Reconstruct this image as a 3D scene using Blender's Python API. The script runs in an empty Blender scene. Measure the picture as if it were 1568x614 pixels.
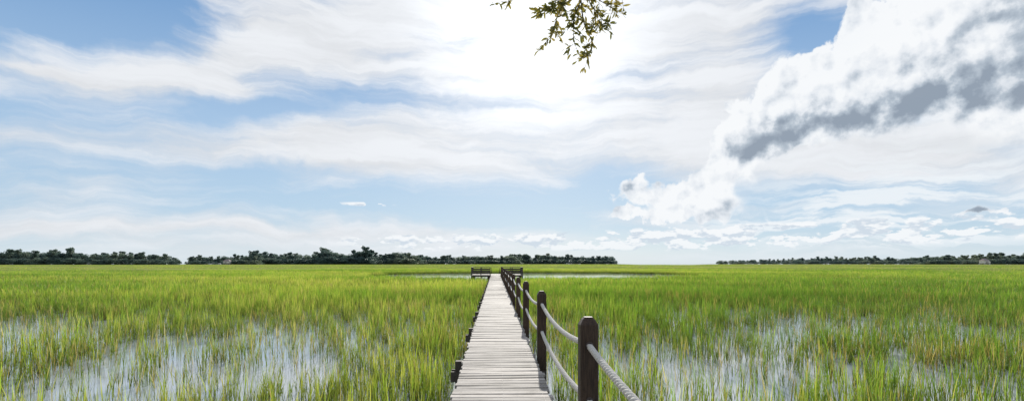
import bpy, math, random
import numpy as np
from mathutils import Vector, Matrix, noise as mn
random.seed(7); rng=np.random.default_rng(7)
R=math.radians
F=784.0; HY=402.0; YAW=R(1.9); CAMX=-0.08; CAMZ=1.6; WZ=-1.05
scn=bpy.context.scene
scn.view_settings.view_transform='Standard'; scn.view_settings.look='None'; scn.view_settings.exposure=0

def world_pt(px,dist,z=0.0,py=None):
    """ground position lying in a given compass direction (dist = depth)"""
    u=(px-784)/F
    x=dist*(u*math.cos(YAW)+math.sin(YAW)); y=dist*(math.cos(YAW)-u*math.sin(YAW))
    if py is not None: z=CAMZ+(HY-py)/F*dist
    return Vector((CAMX+x,y,z))

# ---------------------------------------------------------------- helpers
class NT:
    def __init__(s,tree): s.t=tree; s.n=tree.nodes; s.l=tree.links
    def new(s,ty,**k):
        n=s.n.new(ty)
        for a,b in k.items(): setattr(n,a,b)
        return n
    def put(s,sock,v):
        if v is None: return
        if isinstance(v,bpy.types.NodeSocket): s.l.new(v,sock)
        else: sock.default_value=v
    def m(s,op,a,b=None,c=None,clamp=False):
        n=s.new('ShaderNodeMath',operation=op,use_clamp=clamp)
        for i,v in enumerate((a,b,c)): s.put(n.inputs[i],v)
        return n.outputs[0]
    def v(s,op,a,b=None,scale=None):
        n=s.new('ShaderNodeVectorMath',operation=op)
        s.put(n.inputs[0],a)
        if b is not None: s.put(n.inputs[1],b)
        if scale is not None: s.put(n.inputs[3],scale)
        return n.outputs['Value'] if op in('DOT_PRODUCT','LENGTH') else n.outputs[0]
    def noise(s,vec,scale=1,detail=4,rough=.5,dist=0,color=False,dim='3D'):
        n=s.new('ShaderNodeTexNoise',noise_dimensions=dim)
        s.put(n.inputs['Vector'],vec); n.inputs['Scale'].default_value=scale
        n.inputs['Detail'].default_value=detail; n.inputs['Roughness'].default_value=rough
        n.inputs['Distortion'].default_value=dist
        return n.outputs[1] if color else n.outputs[0]
    def mapping(s,vec,loc=(0,0,0),rot=(0,0,0),sc=(1,1,1),ty='POINT'):
        n=s.new('ShaderNodeMapping',vector_type=ty); s.put(n.inputs[0],vec)
        n.inputs[1].default_value=loc; n.inputs[2].default_value=rot; n.inputs[3].default_value=sc
        return n.outputs[0]
    def mix(s,f,a,b,blend='MIX'):
        n=s.new('ShaderNodeMix',data_type='RGBA',blend_type=blend)
        s.put(n.inputs[0],f)
        for i,v in((6,a),(7,b)):
            if isinstance(v,tuple) and len(v)==3: v=v+(1,)
            s.put(n.inputs[i],v)
        return n.outputs[2]
    def ss(s,x,a,b):
        n=s.new('ShaderNodeMapRange',interpolation_type='SMOOTHSTEP')
        s.put(n.inputs[0],x); n.inputs[1].default_value=a; n.inputs[2].default_value=b
        return n.outputs[0]
    def ramp(s,x,stops):
        n=s.new('ShaderNodeValToRGB'); s.put(n.inputs[0],x); e=n.color_ramp.elements
        while len(e)<len(stops): e.new(0.5)
        for el,(p,c) in zip(e,stops): el.position=p; el.color=tuple(c)+(1,)
        return n.outputs[0]

def new_mat(name):
    m=bpy.data.materials.new(name); m.use_nodes=True; m.node_tree.nodes.clear()
    return m,NT(m.node_tree)
def finish(nt,shader):
    o=nt.new('ShaderNodeOutputMaterial'); nt.l.new(shader,o.inputs[0])
def principled(nt,color,rough=.6,spec=.5,ior=None,normal=None):
    p=nt.new('ShaderNodeBsdfPrincipled')
    if isinstance(color,tuple) and len(color)==3: color=color+(1,)
    nt.put(p.inputs['Base Color'],color); nt.put(p.inputs['Roughness'],rough)
    nt.put(p.inputs['Specular IOR Level'],spec)
    if ior: p.inputs['IOR'].default_value=ior
    if normal is not None: nt.put(p.inputs['Normal'],normal)
    return p.outputs[0]
def bump(nt,h,strength=.3,dist=.01):
    b=nt.new('ShaderNodeBump'); nt.put(b.inputs['Height'],h)
    b.inputs['Strength'].default_value=strength; b.inputs['Distance'].default_value=dist
    return b.outputs[0]

def link(o,parent=None):
    scn.collection.objects.link(o)
    if parent: o.parent=parent
    return o
def mesh_obj(name,verts,faces,mats=(),parent=None,linkit=True,mi=None,attr=None,smooth=False):
    me=bpy.data.meshes.new(name); me.from_pydata([tuple(v) for v in verts],[],faces)
    for m in mats: me.materials.append(m)
    if mi is not None: me.polygons.foreach_set('material_index',mi)
    if attr is not None:
        a=me.attributes.new('rnd','FLOAT','FACE'); a.data.foreach_set('value',attr)
    if smooth: me.polygons.foreach_set('use_smooth',[True]*len(me.polygons))
    me.update()
    o=bpy.data.objects.new(name,me)
    if linkit: link(o,parent)
    return o
def empty(name,loc=(0,0,0)):
    e=bpy.data.objects.new(name,None); e.location=loc; return link(e)

class MB:
    def __init__(s): s.v=[]; s.f=[]; s.mi=[]; s.a=[]
    def add(s,vs,fs,mi=0,a=None):
        b=len(s.v); s.v+=vs; s.f+=[tuple(i+b for i in f) for f in fs]; s.mi+=[mi]*len(fs)
        s.a+=[random.random() if a is None else a]*len(fs)
    def box(s,c,d,mi=0,a=None,ch=0,rot=None):
        x,y,z=d[0]/2,d[1]/2,d[2]/2
        if a is None: a=random.random()
        if ch:
            prof=[(-x,-y+ch),(-x,y-ch),(-x+ch,y),(x-ch,y),(x,y-ch),(x,-y+ch),(x-ch,-y),(-x+ch,-y)]
            inn=[(max(-x+ch,min(x-ch,p[0])),max(-y+ch,min(y-ch,p[1]))) for p in prof]
            vs=[Vector((p[0],p[1],-z)) for p in prof]+[Vector((p[0],p[1],z-ch)) for p in prof]+[Vector((p[0],p[1],z)) for p in inn]
            fs=[(i,i+8,(i+1)%8+8,(i+1)%8) for i in range(8)]+[(i+8,i+16,(i+1)%8+16,(i+1)%8+8) for i in range(8)]+[tuple(range(23,15,-1)),tuple(range(8))]
            fs=[f[::-1] for f in fs]
        else:
            vs=[Vector((a_*x,b_*y,c_*z)) for c_ in(-1,1) for b_ in(-1,1) for a_ in(-1,1)]
            fs=[(0,2,3,1),(4,5,7,6),(0,1,5,4),(2,6,7,3),(0,4,6,2),(1,3,7,5)]
        if rot is not None: vs=[rot@p for p in vs]
        c=Vector(c); s.add([p+c for p in vs],fs,mi,a)
    def tube(s,pts,rad,n=8,mi=0,a=None,caps=True):
        pts=[Vector(p) for p in pts]; 
        if not hasattr(rad,'__len__'): rad=[rad]*len(pts)
        vs=[];fs=[]; up=None
        for i,p in enumerate(pts):
            t=(pts[min(i+1,len(pts)-1)]-pts[max(i-1,0)]).normalized()
            if up is None: up=t.orthogonal().normalized()
            up=(up-t*up.dot(t)).normalized(); w=t.cross(up)
            for k in range(n):
                an=2*math.pi*k/n; vs.append(p+(up*math.cos(an)+w*math.sin(an))*rad[i])
        for i in range(len(pts)-1):
            for k in range(n): fs.append((i*n+k,i*n+(k+1)%n,(i+1)*n+(k+1)%n,(i+1)*n+k))
        if caps: fs+= [tuple(range(n-1,-1,-1)),tuple(range((len(pts)-1)*n,len(pts)*n))]
        s.add(vs,fs,mi,a)
    def obj(s,name,mats,parent=None,linkit=True,smooth=False):
        return mesh_obj(name,s.v,s.f,mats,parent,linkit,s.mi,s.a,smooth)

# ---------------------------------------------------------------- camera
cam=bpy.data.cameras.new('camera'); co=bpy.data.objects.new('camera',cam); link(co)
cam.sensor_width=36; cam.lens=18; cam.shift_y=(262.5-200)/1024; cam.clip_start=.05; cam.clip_end=20000
co.location=(CAMX,0,CAMZ); co.rotation_euler=(R(90),0,-YAW); scn.camera=co

# ---------------------------------------------------------------- sun
def sky_dir(px,py):
    a=math.atan((px-784)/F); return math.degrees(a+YAW),math.degrees(math.atan((HY-py)/F*math.cos(a)))
SAZ,SEL=sky_dir(812,34)
sdir=Vector((math.sin(R(SAZ))*math.cos(R(SEL)),math.cos(R(SAZ))*math.cos(R(SEL)),math.sin(R(SEL))))
L=bpy.data.lights.new('sun','SUN'); L.energy=5.0; L.angle=R(0.55); L.color=(1,.95,.86)
lo=bpy.data.objects.new('sun',L); link(lo); lo.rotation_euler=sdir.to_track_quat('Z','Y').to_euler(); lo.location=(0,0,30)

# ---------------------------------------------------------------- sky
w=bpy.data.worlds.new('World'); scn.world=w; w.use_nodes=True; w.node_tree.nodes.clear(); nt=NT(w.node_tree)
w.cycles.sampling_method='NONE'
tc=nt.new('ShaderNodeTexCoord'); D=nt.v('NORMALIZE',tc.outputs['Generated'])
sx=nt.new('ShaderNodeSeparateXYZ'); nt.l.new(D,sx.inputs[0]); X,Y,Z=sx.outputs
az=nt.m('MULTIPLY',nt.m('ARCTAN2',X,Y),57.2958); el=nt.m('MULTIPLY',nt.m('ARCSINE',Z),57.2958)
cb=nt.new('ShaderNodeCombineXYZ'); nt.l.new(az,cb.inputs[0]); nt.l.new(el,cb.inputs[1]); P=cb.outputs[0]
def gauss(Pv,px,py,rx,ry,ang=0):
    """elliptical bump in azimuth/elevation"""
    a0,e0=sky_dir(px,py); d=10
    ax=(sky_dir(px+d,py)[0]-a0)/d; ey=(sky_dir(px,py-d)[1]-e0)/d
    t=R(ang); vx,vy=rx*math.cos(t)*ax,rx*math.sin(t)*ey
    wx,wy=-ry*math.sin(t)*ax,ry*math.cos(t)*ey
    mp=nt.mapping(Pv,(a0,e0,0),(0,0,math.atan2(vy,vx)),(math.hypot(vx,vy),math.hypot(wx,wy),1),'TEXTURE')
    return nt.m('POWER',2.71828,nt.m('MULTIPLY',nt.v('DOT_PRODUCT',mp,mp),-1.0))
def gsum(Pv,lst):
    acc=None
    for (px,py,rx,ry,ang,st) in lst:
        g=gauss(Pv,px,py,rx,ry,ang)
        acc=nt.m('MULTIPLY',g,st) if acc is None else nt.m('MULTIPLY_ADD',g,st,acc)
    return acc
def warp(Pv,scale,amp,detail,rough=.55,off=0):
    c=nt.noise(nt.mapping(Pv,(off,off,off)),scale,detail,rough,color=True,dim='2D')
    return nt.v('ADD',Pv,nt.v('MULTIPLY',nt.v('SUBTRACT',c,(.5,.5,.5)),amp))
def n2(v,s,d,r,dist=0): return nt.noise(v,s,d,r,dist,dim='2D')
sky=nt.new('ShaderNodeTexSky',sky_type='NISHITA'); sky.sun_disc=False
sky.sun_elevation=R(SEL); sky.sun_rotation=R(SAZ); sky.air_density=1.0; sky.dust_density=.6; sky.ozone_density=1.5
nish=nt.v('MULTIPLY',sky.outputs[0],(.1,.1,.1))
grad=nt.ramp(nt.m('DIVIDE',el,40),[(0,(.60,.75,.85)),(.10,(.45,.63,.81)),(.35,(.37,.55,.78)),(.62,(.17,.35,.64)),(1,(.09,.23,.55))])
base=nt.mix(.88,nish,grad)
# --- high thin cloud
Pw=warp(P,.09,(9,4,0),6,.54)
st=n2(nt.mapping(Pw,rot=(0,0,R(-10)),sc=(.045,.2,1)),1,7,.58,.3)
st2=n2(nt.mapping(Pw,(40,3,2),rot=(0,0,R(16)),sc=(.06,.5,1)),1,7,.60)
cover=gsum(Pw,[
 (70,10,260,60,10,-1.5),(0,155,180,30,5,-.5),(430,172,210,22,9,-1.1),(560,140,120,18,12,-.35),
 (480,296,460,36,-3,-.66),(100,320,260,26,0,-.35),(1245,45,80,58,-20,-1.1),
 (940,285,60,30,0,-.8),(1290,300,260,50,4,-.45),(1500,330,160,40,0,-.35),(1180,365,330,22,0,-.5),(800,335,180,20,-5,-.5),
 (820,60,340,140,0,.75),(430,70,280,30,22,.45),(350,228,460,26,0,.55),(850,220,300,50,0,.5),(300,352,560,8,1,.4),(120,112,170,8,3,.7),(1400,220,260,30,8,1.1),(1120,150,60,70,0,.45)])
C=nt.m('ADD',nt.m('ADD',cover,.60),nt.m('ADD',nt.m('MULTIPLY',nt.m('SUBTRACT',st,.5),2.0),nt.m('MULTIPLY',nt.m('SUBTRACT',st2,.5),1.3)))
a1=nt.ss(C,-.12,1.15)
dt=nt.v('DOT_PRODUCT',D,tuple(sdir)); dt=nt.m('MAXIMUM',dt,0)
g_w=nt.m('POWER',dt,14); g_n=nt.m('POWER',dt,75)
cb1=nt.m('ADD',nt.m('ADD',.85,nt.m('MULTIPLY',g_w,.05)),nt.m('MULTIPLY',g_n,.50))
tone=nt.m('ADD',.90,nt.m('MULTIPLY',nt.ss(st2,.3,.7),.13))
ccol=nt.v('MULTIPLY',(.955,.985,1.03),nt.v('SCALE',(1,1,1),scale=nt.m('MULTIPLY',cb1,tone)))
col=nt.mix(a1,base,ccol)
# --- low streaky cloud over the right half and small fair-weather puffs along the horizon
lsn=n2(nt.mapping(Pw,(7,1,0),sc=(.10,.9,1)),1,7,.58)
lsm=gsum(P,[(1400,300,280,64,0,1.1),(1230,345,230,28,0,.8),(1500,360,200,16,0,.6)])
lsa=nt.m('MULTIPLY',nt.ss(lsn,.42,.60),nt.m('MINIMUM',lsm,1.0))
col=nt.mix(nt.m('MULTIPLY',lsa,.9),col,(.86,.91,.95))
pfn=n2(nt.mapping(P,(3,8,0),sc=(.34,.85,1)),1,5,.58)
pfe=n2(nt.mapping(P,(3,8.35,0),sc=(.34,.85,1)),1,3,.6)
pfm=gsum(P,[(760,370,230,13,0,1.0),(1090,362,170,17,0,1.1),(560,312,50,4,0,.6),(1400,352,220,20,0,1.0)])
pfa=nt.m('MULTIPLY',nt.ss(nt.m('MULTIPLY_ADD',pfm,.15,pfn),.575,.63),nt.ss(pfm,.2,.5))
col=nt.mix(nt.m('MULTIPLY',pfa,.95),col,nt.mix(nt.ss(nt.m('SUBTRACT',pfn,pfe),-.08,.06),(.64,.72,.81),(.94,.96,.98)))
# --- cumulus
Pc=warp(warp(P,.16,(2.6,2.6,0),2,.5,11),.5,(3.0,3.0,0),5,.53,5)
lst=[(1165,190,66,56,20,1.0),(1250,160,90,66,10,1.0),(1340,120,110,70,20,1.1),(1480,110,160,95,10,1.3),(1600,110,130,120,0,1.3),(1400,45,100,60,20,1.0),(1520,20,120,50,0,.9),(1325,15,40,32,-30,.7),(1120,245,48,38,0,.95),
     (1045,298,44,24,0,1.1),(1080,318,66,20,0,.95),(990,330,66,9,0,.85),(968,294,38,24,0,.74),(1100,280,34,32,0,.7),(1180,330,60,9,0,.5),(1505,322,60,8,2,.7)]
Dn=gsum(Pc,lst)
bil=n2(P,.36,6,.52)
bil2=n2(nt.mapping(P,(.55,-.75,0)),.36,5,.50)
Dn=nt.m('ADD',nt.m('SUBTRACT',Dn,.42),nt.m('MULTIPLY',nt.m('SUBTRACT',bil,.5),.6))
soft=gauss(P,1400,245,330,56,8)
a2=nt.ss(nt.m('DIVIDE',Dn,nt.m('MULTIPLY_ADD',soft,1.3,.15)),0,1)
Pg=warp(P,.24,(5,3.6,0),6,.52,9)
greym=gsum(Pg,[(1190,200,70,26,12,.75),(1300,182,100,32,12,.75),(1420,150,110,38,12,.85),(1560,138,110,46,6,.95),(1575,10,70,48,10,.75),(1450,70,70,18,20,.35),(1140,238,36,20,0,.75),(1070,322,54,9,0,.55),(1505,322,60,8,2,.7),(962,290,26,16,0,.65)])
greym=nt.m('MULTIPLY',greym,nt.ss(Dn,-.1,.4))
emb=nt.m('MULTIPLY',nt.m('SUBTRACT',bil,bil2),1.5)
gv=nt.m('ADD',nt.m('MULTIPLY',greym,nt.m('MULTIPLY_ADD',nt.ss(bil,.3,.66),.55,.5)),nt.m('MAXIMUM',emb,-.25),clamp=True)
cum=nt.ramp(gv,[(0,(.94,.96,.98)),(.25,(.80,.84,.89)),(.6,(.47,.54,.62)),(1,(.29,.35,.43))])
col=nt.mix(nt.m('MULTIPLY',a2,.97),col,cum)
# horizon haze
hz=nt.m('MULTIPLY',nt.m('POWER',2.71828,nt.m('MULTIPLY',nt.m('ABSOLUTE',el),-.6)),.4)
col=nt.mix(hz,col,(.67,.79,.86))
bg=nt.new('ShaderNodeBackground'); nt.l.new(col,bg.inputs[0]); bg.inputs[1].default_value=1.0
wo=nt.new('ShaderNodeOutputWorld'); nt.l.new(bg.outputs[0],wo.inputs[0])

# ---------------------------------------------------------------- materials
def wood_mat(name,c1,c2,c3,grain=(1,14,14),rough=.75,spec=.3,lo_=.72,hi_=.5):
    m,n=new_mat(name); g=n.new('ShaderNodeNewGeometry').outputs['Position']
    at=n.new('ShaderNodeAttribute',attribute_name='rnd').outputs['Fac']
    off=n.new('ShaderNodeCombineXYZ'); n.l.new(n.m('MULTIPLY',at,37.0),off.inputs[0]); n.l.new(n.m('MULTIPLY',at,91.0),off.inputs[1])
    p=n.v('ADD',g,off.outputs[0])
    gr=n.noise(n.mapping(p,sc=grain),6,8,.65,.4); bl=n.noise(p,2.2,5,.6)
    c=n.ramp(n.m('ADD',n.m('MULTIPLY',gr,.65),n.m('MULTIPLY',bl,.35)),[(.36,c1),(.47,c2),(.62,c3)])
    k=n.m('ADD',lo_,n.m('MULTIPLY',at,hi_))
    c=n.v('MULTIPLY',c,n.v('SCALE',(1,1,1),scale=k))
    finish(n,principled(n,c,rough,spec,normal=bump(n,gr,.5,.006))); return m
m_deck=wood_mat('weathered_plank',(.09,.077,.063),(.30,.27,.235),(.45,.41,.37),lo_=.55,hi_=.66)
m_post=wood_mat('brown_post_wood',(.018,.010,.006),(.048,.028,.016),(.09,.055,.033),grain=(14,14,1),rough=.6)
m_dark=wood_mat('dark_beam_wood',(.03,.024,.018),(.06,.048,.036),(.10,.085,.07),grain=(14,1,14))
m_rail=wood_mat('rail_wood',(.03,.024,.018),(.05,.042,.034),(.09,.078,.065))
m,n=new_mat('rope_fibre'); g=n.new('ShaderNodeNewGeometry').outputs['Position']
ns=n.noise(g,160,4,.6); c=n.ramp(ns,[(.3,(.38,.35,.30)),(.7,(.80,.76,.69))]); finish(n,principled(n,c,.85,.2,normal=bump(n,ns,.5,.003))); m_rope=m
m,n=new_mat('nail_steel'); finish(n,principled(n,(.05,.035,.03),.6)); m_nail=m

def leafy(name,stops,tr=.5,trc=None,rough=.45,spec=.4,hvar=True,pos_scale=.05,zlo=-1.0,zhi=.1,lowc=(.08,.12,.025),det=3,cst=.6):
    m,n=new_mat(name); g=n.new('ShaderNodeNewGeometry').outputs['Position']
    oi=n.new('ShaderNodeObjectInfo').outputs['Random']
    at=n.new('ShaderNodeAttribute',attribute_name='rnd').outputs['Fac']
    big=n.noise(n.mapping(g,sc=(.35,1,0)),pos_scale,det,.6,dim='2D')
    f=n.m('ADD',n.m('MULTIPLY_ADD',big,1.5,-.25),n.m('MULTIPLY',n.m('SUBTRACT',n.m('ADD',n.m('MULTIPLY',oi,.4),n.m('MULTIPLY',at,.6)),.5),cst))
    c=n.ramp(n.m('SUBTRACT',f,.02),stops)
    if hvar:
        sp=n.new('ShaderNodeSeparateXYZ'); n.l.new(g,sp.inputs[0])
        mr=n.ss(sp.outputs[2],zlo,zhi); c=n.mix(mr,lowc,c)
    p=principled(n,c,rough,spec)
    t=n.new('ShaderNodeBsdfTranslucent'); n.l.new(n.v('MULTIPLY',c,trc or (1.6,1.55,.8)),t.inputs[0])
    mx=n.new('ShaderNodeMixShader'); mx.inputs[0].default_value=tr; n.l.new(p,mx.inputs[1]); n.l.new(t.outputs[0],mx.inputs[2])
    finish(n,mx.outputs[0]); return m
G_ST=[(.20,(.085,.20,.025)),(.40,(.18,.33,.04)),(.6,(.31,.43,.065)),(.82,(.49,.50,.13))]
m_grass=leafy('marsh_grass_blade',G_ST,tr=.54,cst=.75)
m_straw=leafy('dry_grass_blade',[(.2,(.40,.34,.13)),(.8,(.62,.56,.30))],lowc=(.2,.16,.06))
m_tree=leafy('hazy_tree_foliage',[(.3,(.075,.12,.115)),(.5,(.12,.17,.145)),(.75,(.20,.235,.17))],tr=.45,pos_scale=.02,hvar=False,trc=(1.2,1.2,1.05),spec=.2)  # far foliage; bluish lift puts distance haze into the leaf colour
m_oak=leafy('oak_leaf',[(.25,(.10,.11,.03)),(.5,(.22,.20,.06)),(.75,(.36,.29,.12))],tr=.5,pos_scale=3,hvar=False,trc=(1.35,1.25,.7))
m,n=new_mat('oak_bark'); g=n.new('ShaderNodeNewGeometry').outputs['Position']; ns=n.noise(g,18,6,.6)
finish(n,principled(n,n.ramp(ns,[(.3,(.04,.03,.022)),(.7,(.14,.11,.085))]),.9,.2,normal=bump(n,ns,.6,.02))); m_bark=m
m,n=new_mat('water'); g=n.new('ShaderNodeNewGeometry').outputs['Position']
ns=n.noise(n.mapping(g,sc=(1,1.6,1)),2.2,3,.5); murk_sky=n.noise(g,.6,3,.6)
c=n.ramp(murk_sky,[(.3,(.31,.35,.38)),(.7,(.42,.45,.48))])  # murky water, with pale blue sky reflection put into the base colour
finish(n,principled(n,c,.04,.5,ior=2.6,normal=bump(n,ns,.08,.02))); m_water=m
m,n=new_mat('marsh_turf'); g=n.new('ShaderNodeNewGeometry').outputs['Position']
a=n.noise(n.mapping(g,sc=(.25,1,0)),.022,6,.6); b=n.noise(n.mapping(g,sc=(.6,1,0)),.5,6,.65)
c=n.ramp(n.m('ADD',n.m('MULTIPLY',a,.75),n.m('MULTIPLY',b,.3)),[(.38,(.08,.12,.035)),(.47,(.18,.22,.055)),(.56,(.28,.30,.09)),(.7,(.36,.36,.14))])
finish(n,principled(n,c,1.0,0,normal=bump(n,b,1,.5))); m_turf=m
m,n=new_mat('bank_soil'); g=n.new('ShaderNodeNewGeometry').outputs['Position']; ns=n.noise(g,3,8,.65)
finish(n,principled(n,n.ramp(ns,[(.35,(.07,.055,.035)),(.5,(.06,.08,.02)),(.7,(.18,.15,.1))]),.95,.1,normal=bump(n,ns,.8,.05))); m_soil=m

# ---------------------------------------------------------------- water and land sheets
mesh_obj('water',[(-9000,-500,WZ),(9000,-500,WZ),(9000,14000,WZ),(-9000,14000,WZ)],[(0,1,2,3)],[m_water])
vs=[];fs=[]; NA,NR=260,60
for i in range(NA):
    th=R(-70)+R(140)*i/(NA-1)
    px=784+F*math.tan(max(-1.2,min(1.2,th-YAW)))
    far=1050 if not(940<px<1100) else 1050-520*math.exp(-((px-1020)/60)**4)
    for j in range(NR):
        r=150*(far/150)**(j/(NR-1)); x,y=r*math.sin(th),r*math.cos(th)
        edge=min(1,j/3)
        vs.append((x,y,WZ+.02+edge*(.62+.14*mn.noise(Vector((x*.06,y*.09,0)))+.05*mn.noise(Vector((x*.5,y*.5,3))))))
for i in range(NA-1):
    for j in range(NR-1): a0=i*NR+j; fs.append((a0,a0+NR,a0+NR+1,a0+1))
mesh_obj('marsh_ground',vs,fs,[m_turf],smooth=True)
vs=[];fs=[]
for i in range(41):
    for j in range(21):
        x=-30+1.5*i; y=-1.6-1.4*j+.6*mn.noise(Vector((x*.3,0,0)))
        vs.append((x,y,WZ-.1+(1-math.exp(-j*.55))*1.0+.08*mn.noise(Vector((x,y,0)))))
for i in range(40):
    for j in range(20): a0=i*21+j; fs.append((a0,a0+1,a0+22,a0+21))
mesh_obj('bank_ground',vs,fs,[m_soil],smooth=True)

# ---------------------------------------------------------------- instancer
def scatter(name,variants,pts,rots,scls,idx):
    coll=bpy.data.collections.new(name+'_source')
    for i_,v in enumerate(variants):
        v.name='%c_%s'%(97+i_,v.name); coll.objects.link(v)
    me=bpy.data.meshes.new(name); me.from_pydata([tuple(map(float,p)) for p in pts],[],[])
    a=me.attributes.new('rot','FLOAT_VECTOR','POINT'); a.data.foreach_set('vector',np.array(rots,dtype=np.float32).ravel())
    a=me.attributes.new('scl','FLOAT_VECTOR','POINT'); a.data.foreach_set('vector',np.array(scls,dtype=np.float32).ravel())
    a=me.attributes.new('idx','INT','POINT'); a.data.foreach_set('value',np.array(idx,dtype=np.int32))
    o=bpy.data.objects.new(name,me); link(o)
    ng=bpy.data.node_groups.new(name,'GeometryNodeTree')
    ng.interface.new_socket('Geometry',in_out='INPUT',socket_type='NodeSocketGeometry')
    ng.interface.new_socket('Geometry',in_out='OUTPUT',socket_type='NodeSocketGeometry')
    N=ng.nodes; Lk=ng.links
    i=N.new('NodeGroupInput'); ou=N.new('NodeGroupOutput'); ip=N.new('GeometryNodeInstanceOnPoints')
    ci=N.new('GeometryNodeCollectionInfo'); ci.inputs['Collection'].default_value=coll
    ci.inputs['Separate Children'].default_value=True; ci.inputs['Reset Children'].default_value=True
    ip.inputs['Pick Instance'].default_value=True
    def na(nm,ty):
        q=N.new('GeometryNodeInputNamedAttribute'); q.data_type=ty; q.inputs[0].default_value=nm; return q.outputs[0]
    Lk.new(i.outputs[0],ip.inputs['Points']); Lk.new(ci.outputs[0],ip.inputs['Instance'])
    Lk.new(na('rot','FLOAT_VECTOR'),ip.inputs['Rotation']); Lk.new(na('scl','FLOAT_VECTOR'),ip.inputs['Scale']); Lk.new(na('idx','INT'),ip.inputs['Instance Index'])
    Lk.new(ip.outputs[0],ou.inputs[0])
    md=o.modifiers.new('scatter','NODES'); md.node_group=ng
    return o

# ---------------------------------------------------------------- grass tufts
def blade(mb,base,az_,lean,curl,length,width,mi,seg=3):
    d=Vector((math.cos(az_),math.sin(az_),0)); sd=Vector((-math.sin(az_+random.uniform(-.9,.9)),math.cos(az_),0)).normalized()
    p=Vector(base); th=lean; vs=[]
    for k in range(seg+1):
        t=k/seg; wd=width*(1-t**1.6)*.5+.0006
        vs+=[p-sd*wd,p+sd*wd]
        p=p+(d*math.sin(th)+Vector((0,0,1))*math.cos(th))*(length/seg); th+=curl/seg
    fs=[(2*k,2*k+1,2*k+3,2*k+2) for k in range(seg)]
    mb.add(vs,fs,mi,random.random())
def tuft(name,stems,rad,h,width,leaves=5,straw=.15,hv=(.5,1.25)):
    mb=MB()
    for _ in range(stems):
        r=rad*math.sqrt(random.random()); a=random.uniform(0,6.283); b=Vector((r*math.cos(a),r*math.sin(a),-.05))
        hh=h*random.uniform(*hv); la=random.uniform(0,6.283); ln=random.uniform(0,.11)
        top=b+Vector((math.cos(la)*math.sin(ln),math.sin(la)*math.sin(ln),math.cos(ln)))*hh*.62
        mi=1 if random.random()<straw else 0
        blade(mb,b,la,ln,.05,hh*.78,width*.85,mi,2)
        for k in range(leaves):
            t=random.uniform(.08,1); bb=b.lerp(top,t)
            l=hh*random.uniform(.38,.62) if t<.75 else hh*random.uniform(.35,.5)
            blade(mb,bb,random.uniform(0,6.283),random.uniform(.03,.24),random.uniform(.0,.38),l,width*random.uniform(.7,1.1),1 if random.random()<(.7 if mi else straw*.4) else 0)
    return mb.obj(name,[m_grass,m_straw],linkit=False)
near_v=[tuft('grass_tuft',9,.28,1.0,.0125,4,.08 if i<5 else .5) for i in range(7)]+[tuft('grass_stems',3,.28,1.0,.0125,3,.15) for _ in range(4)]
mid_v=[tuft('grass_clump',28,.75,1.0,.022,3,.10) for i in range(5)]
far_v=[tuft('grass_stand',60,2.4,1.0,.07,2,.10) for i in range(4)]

def fbm(x,y,s,o=4,z=0):
    v=0;a=1;t=0
    for i in range(o): v+=a*mn.noise(Vector((x*s,y*s,z+i*7))); t+=a; a*=.5; s*=2
    return v/t
def gb(x,y,cx,cy,rx,ry): return math.exp(-((x-cx)/rx)**2-((y-cy)/ry)**2)
def creek(x,y):
    c1=((x-8)/(32+4*mn.noise(Vector((y*.1,0,0)))))**4+((y-(104+.05*x))/(28+5*mn.noise(Vector((x*.06,5,0)))))**2
    c2=(((x+62)/16)**2+((y-72)/3)**2)
    return c1<1 or c2<1
def density(x,y):
    d=.50+1.1*fbm(x*.8,y,.16,3)+.9*mn.noise(Vector((x*1.1,y*.45,4)))
    d-=.6*gb(x,y,-15.5,17,3.4,5)+.65*gb(x,y,-8.2,17,3.6,6.5)+.45*gb(x,y,-4.6,12.5,1.8,3)+.4*gb(x,y,9,15,7,4)+.3*gb(x,y,4,11,2.5,3)+.4*gb(x,y,18,20,6,5)+.4*gb(x,y,-22,22,5,4)
    d+=.6*gb(x,y,-2.0,14,1.0,8)
    d+=max(0,min(1.4,(y-27)/18))
    return d
pts=[];ro=[];sc=[];ix=[]
def add(x,y,h,nv,off,sxy=1,tilt=.06):
    pts.append((x,y,WZ)); ro.append((random.gauss(0,tilt),random.gauss(0,tilt),random.uniform(0,6.283)))
    sc.append((sxy,sxy,h)); ix.append(off+random.randrange(nv))
HALF=R(54)
def polar(r0,r1,dens_per):
    n=int(.5*2*HALF*(r1*r1-r0*r0)*dens_per)
    for _ in range(n):
        r=math.sqrt(random.uniform(r0*r0,r1*r1)); t=random.uniform(-HALF,HALF)+YAW
        yield r*math.sin(t),r*math.cos(t)
for x,y in polar(3.2,46,9.5):
    if -1.0<x<1.08 or y<2.5: continue
    d=density(x,y)
    h=(.82+.26*fbm(x,y,.12,2,30)+.12*mn.noise(Vector((x*.6,y*.6,60)))+.06*min(1,max(0,d-.5)))*random.uniform(.62,1.18)
    if random.random()>max(.0,min(1,d)):
        if random.random()<.32: i0,nv=7,4; h*=.95
        else: continue
    else: i0,nv=(5,2) if fbm(x,y,.2,2,50)+random.uniform(-.35,.35)>.32 else (0,5)
    pts.append((x,y,WZ)); ro.append((random.gauss(0,.05),random.gauss(0,.05),random.uniform(0,6.283))); sc.append((1,1,h)); ix.append(i0+random.randrange(nv))
scatter('marsh_grass',near_v,pts,ro,sc,ix); n1=len(pts)
pts=[];ro=[];sc=[];ix=[]
for x,y in polar(43,175,1.15):
    if creek(x,y) or (abs(x)<1.3 and y<76) or (abs(x)<4.2 and 69<y<76): continue
    d=density(x,y)
    if random.random()>max(.35,min(1,d)): continue
    add(x,y,(.88+.36*fbm(x,y,.05,3,30))*random.uniform(.72,1.15),5,0)
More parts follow.
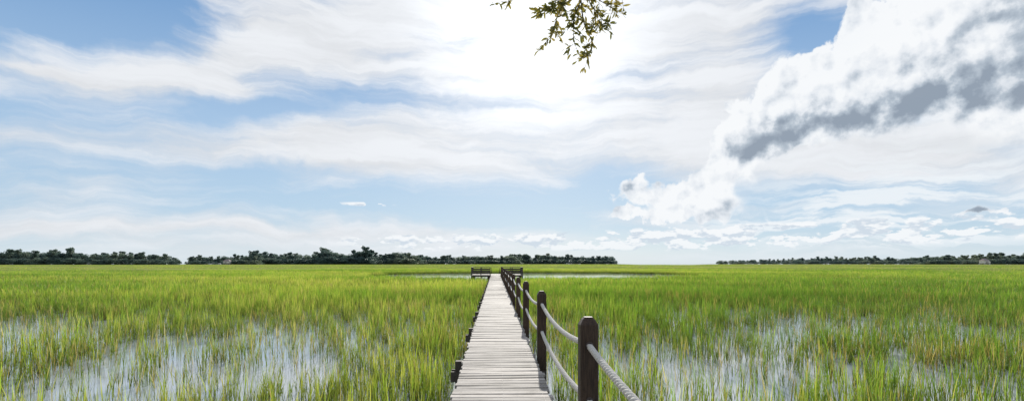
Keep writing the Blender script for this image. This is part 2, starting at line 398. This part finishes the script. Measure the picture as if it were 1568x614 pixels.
scatter('marsh_grass',mid_v,pts,ro,sc,ix); n2_=len(pts)
pts=[];ro=[];sc=[];ix=[]
for x,y in polar(165,620,.045):
    if fbm(x*.3,y,.02,3,9)<-.12: continue
    add(x,y,(.86+.25*fbm(x*.4,y,.02,3,30))*random.uniform(.85,1.1),4,0,1.2,.02)
scatter('marsh_grass',far_v,pts,ro,sc,ix)
print('GRASS',n1,n2_,len(pts))

# ---------------------------------------------------------------- distant trees
def dtree(name,kind):
    mb=MB()
    if kind=='pine':
        mb.tube([(0,0,-.02),(.01,0,.5),(.02,.01,.92)],[.016,.012,.004],6,1)
        blobs=[(random.uniform(-.14,.14),random.uniform(-.14,.14),random.uniform(.5,.93),random.uniform(.08,.14)) for _ in range(11)]
    elif kind=='oak':
        mb.tube([(0,0,-.02),(.02,0,.25),(0,.02,.5)],[.03,.022,.012],6,1)
        for k in range(5):
            a=k*1.25+random.random(); mb.tube([(.01,0,.3),(.2*math.cos(a),.2*math.sin(a),.6)],[.012,.005],5,1)
        blobs=[(random.uniform(-.32,.32),random.uniform(-.32,.32),random.uniform(.3,.84),random.uniform(.12,.2)) for _ in range(13)]
    else:
        mb.tube([(0,0,-.02),(.02,0,.25),(0,.02,.5)],[.03,.022,.012],6,1)
        blobs=[(random.uniform(-.5,.5),random.uniform(-.4,.4),random.uniform(.1,.8),random.uniform(.16,.26)) for _ in range(14)]
    for bx,by,bz,br in blobs:
        tone_=random.uniform(0,.5)
        for _ in range(75):
            v=Vector((random.gauss(0,1),random.gauss(0,1),random.gauss(0,1))).normalized()*br*random.uniform(.6,1.08)
            p=Vector((bx,by,bz))+Vector((v.x,v.y,v.z*.75)); s=random.uniform(.02,.045)
            n1_=Vector((random.gauss(0,1),random.gauss(0,1),random.gauss(0,1))).normalized(); u=n1_.orthogonal().normalized()*s; q=n1_.cross(u).normalized()*s*.8
            mb.add([p-u,p-q,p+u,p+q],[(0,1,2,3)],0,tone_+.5*random.random())
    return mb.obj(name,[m_tree,m_bark],linkit=False)
tv=[dtree('oak','oak') for _ in range(4)]+[dtree('pine','pine') for _ in range(3)]+[dtree('thicket','thicket') for _ in range(2)]
pts=[];ro=[];sc=[];ix=[]
segs=[(-120,60,620,(20,21)),(40,275,640,(20,14)),(285,400,720,(10,15)),(370,650,760,(17,16)),(490,575,740,(21,19)),(630,800,900,(12,13)),(770,945,960,(15,12)),(1095,1230,1000,(6,9)),(1210,1480,930,(10,11)),(1400,1700,800,(11,19))]
LZ=-.45
for p0,p1,d,(h0,h1) in segs:
    wid=(p1-p0)/F*d; cnt=int(wid/3.6)*4
    for k in range(cnt):
        t=random.random(); px=p0+(p1-p0)*t; row=random.choice((0,8,16,26,38))
        dd=d+row; q=world_pt(px,dd)
        taper=min(1,.35+min(t,1-t)*14)
        hp=(h0+(h1-h0)*t)*(1+.5*fbm(px*.035,d*.1,1,3))*taper
        h=max(2.5,(hp-2)/F*dd+(CAMZ-LZ))*random.uniform(.70,1.08)
        if row<=8: ti=7+random.randrange(2); h*=.6; wf=h*1.3+2
        elif random.random()<.72: ti=random.randrange(4); wf=h*.8+2.5
        else: ti=4+random.randrange(3); h*=1.15; wf=h
        pts.append((q.x,q.y,LZ)); ro.append((0,0,random.uniform(0,6.28))); sc.append((wf,wf,h)); ix.append(ti)
scatter('distant_trees',tv,pts,ro,sc,ix)
print('TREES',len(pts))

# ---------------------------------------------------------------- houses on the far shore
m,n=new_mat('house_siding'); g=n.new('ShaderNodeNewGeometry').outputs['Position']
finish(n,principled(n,n.mix(n.noise(g,1,3),(.62,.55,.54),(.75,.70,.68)),.7)); m_wall=m
m,n=new_mat('roof_shingle'); g=n.new('ShaderNodeNewGeometry').outputs['Position']
finish(n,principled(n,n.mix(n.noise(g,4,3),(.22,.16,.16),(.32,.26,.25)),.8)); m_roof=m
m,n=new_mat('window_glass'); finish(n,principled(n,(.04,.05,.06),.1)); m_win=m
def house(px,d,wd,hh):
    e=empty('beach_house',world_pt(px,d,LZ)); e.rotation_euler=(0,0,random.uniform(-.3,.3)); dp=wd*.7
    b=MB()
    b.box((0,0,2+hh/2),(wd,dp,hh)); b.box((wd*.3,-dp*.62,2+hh*.3),(wd*.35,dp*.24,hh*.6))
    for i in range(5):
        for j in(-1,1): b.box((-wd/2+.3+i*(wd-.6)/4,j*(dp/2-.3),1),(.3,.3,2))
    b.obj('walls',[m_wall],e)
    r=MB(); rz=2+hh; o=.6
    r.add([Vector(q) for q in[(-wd/2-o,-dp/2-o,rz),(wd/2+o,-dp/2-o,rz),(wd/2+o,dp/2+o,rz),(-wd/2-o,dp/2+o,rz),(-wd/4,0,rz+wd*.26),(wd/4,0,rz+wd*.26)]],[(0,1,5,4),(1,2,5),(2,3,4,5),(3,0,4),(3,2,1,0)])
    r.box((wd*.15,0,rz+wd*.26),(.9,.9,1.6)); r.obj('roof',[m_roof],e)
    q=MB()
    for i in range(4):
        for k in range(2): q.box((-wd/2+wd*(.14+.22*i),-dp/2-.03,2+hh*(.27+.46*k)),(wd*.1,.1,hh*.22))
    q.obj('windows',[m_win],e)
    q=MB(); q.box((-wd*.02,-dp/2-.03,3.1),(1.0,.12,2.1)); q.obj('door',[m_roof],e)
house(1507,760,10,4.0); house(348,712,8,3)

# ---------------------------------------------------------------- boardwalk
HW=.60; SP=4.4; PX=.72; Y_END=70
bw=empty('boardwalk')
b=MB(); y=-3.0; pitch=.146
while y<Y_END:
    w_=.132*random.uniform(.95,1.0); l=2*HW+random.uniform(-.02,.05)
    rot=Matrix.Rotation(random.gauss(0,.007),3,'Z')@Matrix.Rotation(random.gauss(0,.006),3,'Y')@Matrix.Rotation(random.gauss(0,.015),3,'X')
    b.box((random.gauss(0,.012),y,-.019+random.gauss(0,.003)),(l,w_,.038),rot=rot,ch=.005 if y<25 else 0)
    y+=pitch
b.obj('planks',[m_deck],bw)
b=MB()
yy=-3.0
while yy<18:
    for xs in(-.5,0.02,.5):
        for dy in(-.035,.035):
            cx,cy=xs+random.gauss(0,.008),yy+dy+random.gauss(0,.004)
            b.add([Vector((cx+.0055*math.cos(k*1.047),cy+.0055*math.sin(k*1.047),.0075)) for k in range(6)],[(0,1,2,3,4,5)])
    yy+=pitch
b.obj('nails',[m_nail],bw)
b=MB()
for xs in(-.5,0,.5): b.box((xs,(Y_END-3)/2,-.14),(.045,Y_END+3,.18))
b.obj('stringers',[m_dark],bw)
b=MB()
k=0
while k*SP<Y_END+1:
    yk=k*SP
    b.box((-.02,yk+.1,-.32),(1.62,.05,.17)); b.box((-.02,yk-.1,-.32),(1.62,.05,.17))
    b.box((-.69,yk,-1.0),(.14,.14,1.86),ch=.01)
    rt=Matrix.Rotation(R(38),3,'Y'); b.box((0,yk+.15,-.78),(1.5,.04,.12),rot=rt)
    k+=1
b.obj('pilings',[m_dark],bw)

# ---------------------------------------------------------------- rope railing
rr=empty('rope_railing')
def post(mb,x,y,top,bot,wd=.155):
    h=wd/2; c=.012
    secs=[(bot,h,c),(top-.065,h,c),(top-.02,h*.68,.012),(top,h*.46,.010)]
    vs=[];fs=[]
    for z,r,cc in secs:
        for sx_,sy_,o in((-1,-1,0),(-1,-1,1),(1,-1,1),(1,-1,0),(1,1,0),(1,1,1),(-1,1,1),(-1,1,0)):
            vs.append(Vector((x+sx_*(r-(cc if o else 0)),y+sy_*(r-(0 if o else cc)),z)))
    nn=len(secs)
    for i in range(nn-1):
        for q in range(8): fs.append((i*8+q,i*8+(q+1)%8,(i+1)*8+(q+1)%8,(i+1)*8+q))
    fs.append(tuple(range((nn-1)*8,nn*8))); fs.append(tuple(range(7,-1,-1)))
    mb.add(vs,fs)
b=MB(); NP=16; PXC=[]
for k in range(-1,NP):
    jx=PX+random.gauss(0,.008); jt=1.12+random.gauss(0,.012)
    PXC.append(jx); post(b,jx,k*SP,jt,-1.9)
b.obj('posts',[m_post],rr)
b=MB()
for k in range(-1,NP):
    for z in(.90,.43):
        for s in(-1,1):
            c=Vector((PXC[k+1],k*SP+s*.0795,z)); vs=[c]+[c+Vector((.036*math.cos(q*.5236),s*.001,.036*math.sin(q*.5236))) for q in range(12)]
            b.add(vs,[(0,q+1,(q+1)%12+1) for q in range(12)])
b.obj('rope_holes',[m_nail],rr)
b=MB(); RR=.027
for k in range(-1,NP-1):
    for z,sag in((.90,.10),(.43,.12)):
        sg=sag*random.uniform(.85,1.25); x0,x1=PXC[k+1],PXC[k+2]; y0=k*SP
        def pt(t): return Vector((x0+(x1-x0)*t,y0+SP*t,z-4*sg*t*(1-t)))
        if k<5:
            N_=int(SP/.011) if k<2 else int(SP/.02); pit=.17
            for s3 in range(3):
                pl=[]
                for i in range(N_+1):
                    t=i/N_; a=2*math.pi*(t*SP/pit)+s3*2.0944
                    pl.append(pt(t)+Vector((math.cos(a),0,math.sin(a)))*RR*.58)
                b.tube(pl,RR*.47,6,caps=False)
        else: b.tube([pt(i/14) for i in range(15)],RR*.9,7,caps=False)
b.obj('ropes',[m_rope],rr,smooth=True)

# ---------------------------------------------------------------- pier head
ph=empty('pier_platform')
b=MB(); y=Y_END+.02
while y<75.5:
    b.box((.2,y,-.02),(7.1,.138,.038)); y+=.146
b.obj('planks',[m_deck],ph)
b=MB()
x0,x1,yf,yb=-3.3,3.7,Y_END+.1,75.4
def rail(p,q):
    p=Vector(p);q=Vector(q); L_=(q-p).length; a=math.atan2(q.y-p.y,q.x-p.x); rt=Matrix.Rotation(a,3,'Z'); c=(p+q)/2
    for z in(.22,.48,.74): b.box((c.x,c.y,z),(L_,.04,.14),rot=rt)
    b.box((c.x,c.y,1.0),(L_+.1,.16,.045),rot=rt)
    nn=max(1,round(L_/1.5))
    for i in range(nn+1):
        s=p.lerp(q,i/nn); b.box((s.x,s.y+.075,.2),(.1,.1,1.56))
rail((x0,yf,0),(-.75,yf,0)); rail((.9,yf,0),(x1,yf,0)); rail((x0,yf+.2,0),(x0,yb,0)); rail((x1,yf+.2,0),(x1,yb,0))
rail((x0,yb,0),(-.8,yb,0)); rail((.8,yb,0),(x1,yb,0))
b.obj('railing',[m_rail],ph)
b=MB()
for xx in(x0+.2,-1,1.4,x1-.2):
    for yy in(Y_END+.4,73,75.2): b.tube([(xx,yy,-2),(xx,yy,-.05)],.13,10)
b.box((.2,Y_END-.03,-.16),(7.1,.05,.22)); b.box((.2,75.5,-.16),(7.1,.05,.22))
b.box((-1.9,74.9,.42),(2,.4,.05)); b.box((-2.7,74.9,.2),(.1,.35,.4)); b.box((-1.1,74.9,.2),(.1,.35,.4))
b.obj('pilings_and_bench',[m_dark],ph)
gw=empty('gangway'); b=MB()
b.box((0,79,-.35),(1.2,7,.08),rot=Matrix.Rotation(R(-5),3,'X'))
for s in(-.6,.6):
    b.box((s,79,.55),(.05,7,.06),rot=Matrix.Rotation(R(-5),3,'X'))
    for i in range(5): b.box((s,75.9+i*1.55,.1-.0-.13*(i-2)),(.05,.05,.95))
b.obj('ramp_and_rails',[m_rail],gw)

# ---------------------------------------------------------------- live oak leaning over the viewer
oak=empty('oak_tree')
b=MB(); lf=MB()
def cpt(px,py,d): return world_pt(px,d,py=py)
def curve(pl,n=10):
    pl=[Vector(p) for p in pl]; out=[]
    P_=[pl[0]*2-pl[1]]+pl+[pl[-1]*2-pl[-2]]
    for i in range(1,len(P_)-2):
        for k in range(n):
            t=k/n; a,b_,c,d=P_[i-1],P_[i],P_[i+1],P_[i+2]
            out.append(.5*((2*b_)+(c-a)*t+(2*a-5*b_+4*c-d)*t*t+(3*b_-a-3*c+d)*t**3))
    out.append(pl[-1]); return out
def leaf(p,d,ln,wd):
    d=d.normalized(); s=d.cross(Vector((random.gauss(0,1),random.gauss(0,1),random.gauss(0,1)))).normalized(); n_=d.cross(s)
    prof=[(0,.08),(.2,.7),(.5,1),(.78,.72),(1,.05)]; vs=[];fs=[]
    for t,w_ in prof:
        c=p+d*ln*t+n_*ln*.12*math.sin(t*3)
        vs+=[c-s*wd*w_*.5+n_*wd*.12*w_,c,c+s*wd*w_*.5+n_*wd*.12*w_]
    for i in range(4):
        for j in(0,1): a=i*3+j; fs.append((a,a+1,a+4,a+3))
    lf.add(vs,fs,0,random.random())
def twig(pl,r0,r1,dens,start=0.0,side=True):
    c=curve(pl,8); n_=len(c); b.tube(c,[r0+(r1-r0)*i/(n_-1) for i in range(n_)],5)
    for i in range(int(n_*start),n_-1):
        d=(c[i+1]-c[i]); 
        for _ in range(np.random.poisson(dens*d.length)):
            o=Vector((random.gauss(0,1),random.gauss(0,1),random.gauss(0,.8)))
            leaf(c[i].lerp(c[i+1],random.random()),(d.normalized()*.8+o*.6),random.uniform(.035,.065),random.uniform(.013,.022))
    if side:
        for i in range(int(n_*start)+1,n_-1,2):
            d=(c[i+1]-c[i]).normalized(); o=Vector((random.gauss(0,1),random.gauss(0,.7),random.gauss(0,.5))).normalized()
            e=c[i]+(d*.6+o*.8).normalized()*random.uniform(.06,.15)
            twig([c[i],c[i].lerp(e,.5)+o*.01,e],r1,.0008,dens*.9,0,False)
np.random.seed(3)
D0=3.8
A=cpt(885,-90,D0)
trunk=[(4.2,-4.6,-.4),(4.0,-4.4,1.5),(3.6,-4.0,3.2),(3.0,-2.8,4.6),(2.2,-.8,5.2),(1.4,1.6,5.0),(.85,3.2,4.55),tuple(A)]
c=curve(trunk,8); n_=len(c); b.tube(c,[.34*(1-i/(n_-1))**1.1+.012 for i in range(n_)],12)
for tr in([(3.6,-4,3.2),(4.6,-5,5),(5.6,-6.5,7)],[(3.7,-4.1,2.8),(2.4,-6,4.6),(.8,-8,6)],[(3.0,-2.8,4.6),(4.2,-1.6,5.8),(5.8,-.4,6.6)],[(2.2,-.8,5.2),(.6,-.6,6.2),(-1,-.4,6.8)]):
    cc=curve(tr,6); b.tube(cc,[.14*(1-i/(len(cc)-1))+.02 for i in range(len(cc))],8)
    for q in cc[5:]:
        for _ in range(60):
            o=Vector((random.gauss(0,.6),random.gauss(0,.6),random.gauss(0,.35)+.2)); leaf(q+o,Vector((random.gauss(0,1),random.gauss(0,1),random.gauss(0,1))),.09,.04)
twig([A,cpt(888,-30,D0),cpt(893,30,D0-.05),cpt(907,66,D0),cpt(900,90,D0)],.007,.0015,90,.25)
twig([cpt(888,-30,D0),cpt(866,0,D0+.1),cpt(850,35,D0+.1),cpt(842,64,D0+.1)],.005,.0012,85,.15)
twig([cpt(888,-30,D0),cpt(856,-4,D0-.1),cpt(848,8,D0-.1),cpt(843,16,D0-.1)],.005,.0012,85,.15)
twig([cpt(890,-20,D0),cpt(907,10,D0-.1),cpt(920,28,D0-.1),cpt(922,44,D0-.1)],.004,.0012,85,.1)
twig([cpt(890,0,D0),cpt(880,25,D0-.1),cpt(878,55,D0-.1),cpt(886,84,D0-.1)],.004,.0012,85,.1)
twig([cpt(888,-30,D0),cpt(912,-5,D0),cpt(930,8,D0),cpt(938,12,D0)],.004,.0012,75,.2)
twig([A,cpt(840,-60,D0+.2),cpt(790,-20,D0+.2),cpt(776,8,D0+.2)],.005,.001,50,.55)
twig([A,cpt(930,-60,D0),cpt(948,-20,D0),cpt(955,14,D0)],.004,.001,12,.6,False)
b.obj('trunk_and_limbs',[m_bark],oak,smooth=True)
lf.obj('leaves',[m_oak],oak)
print('done')
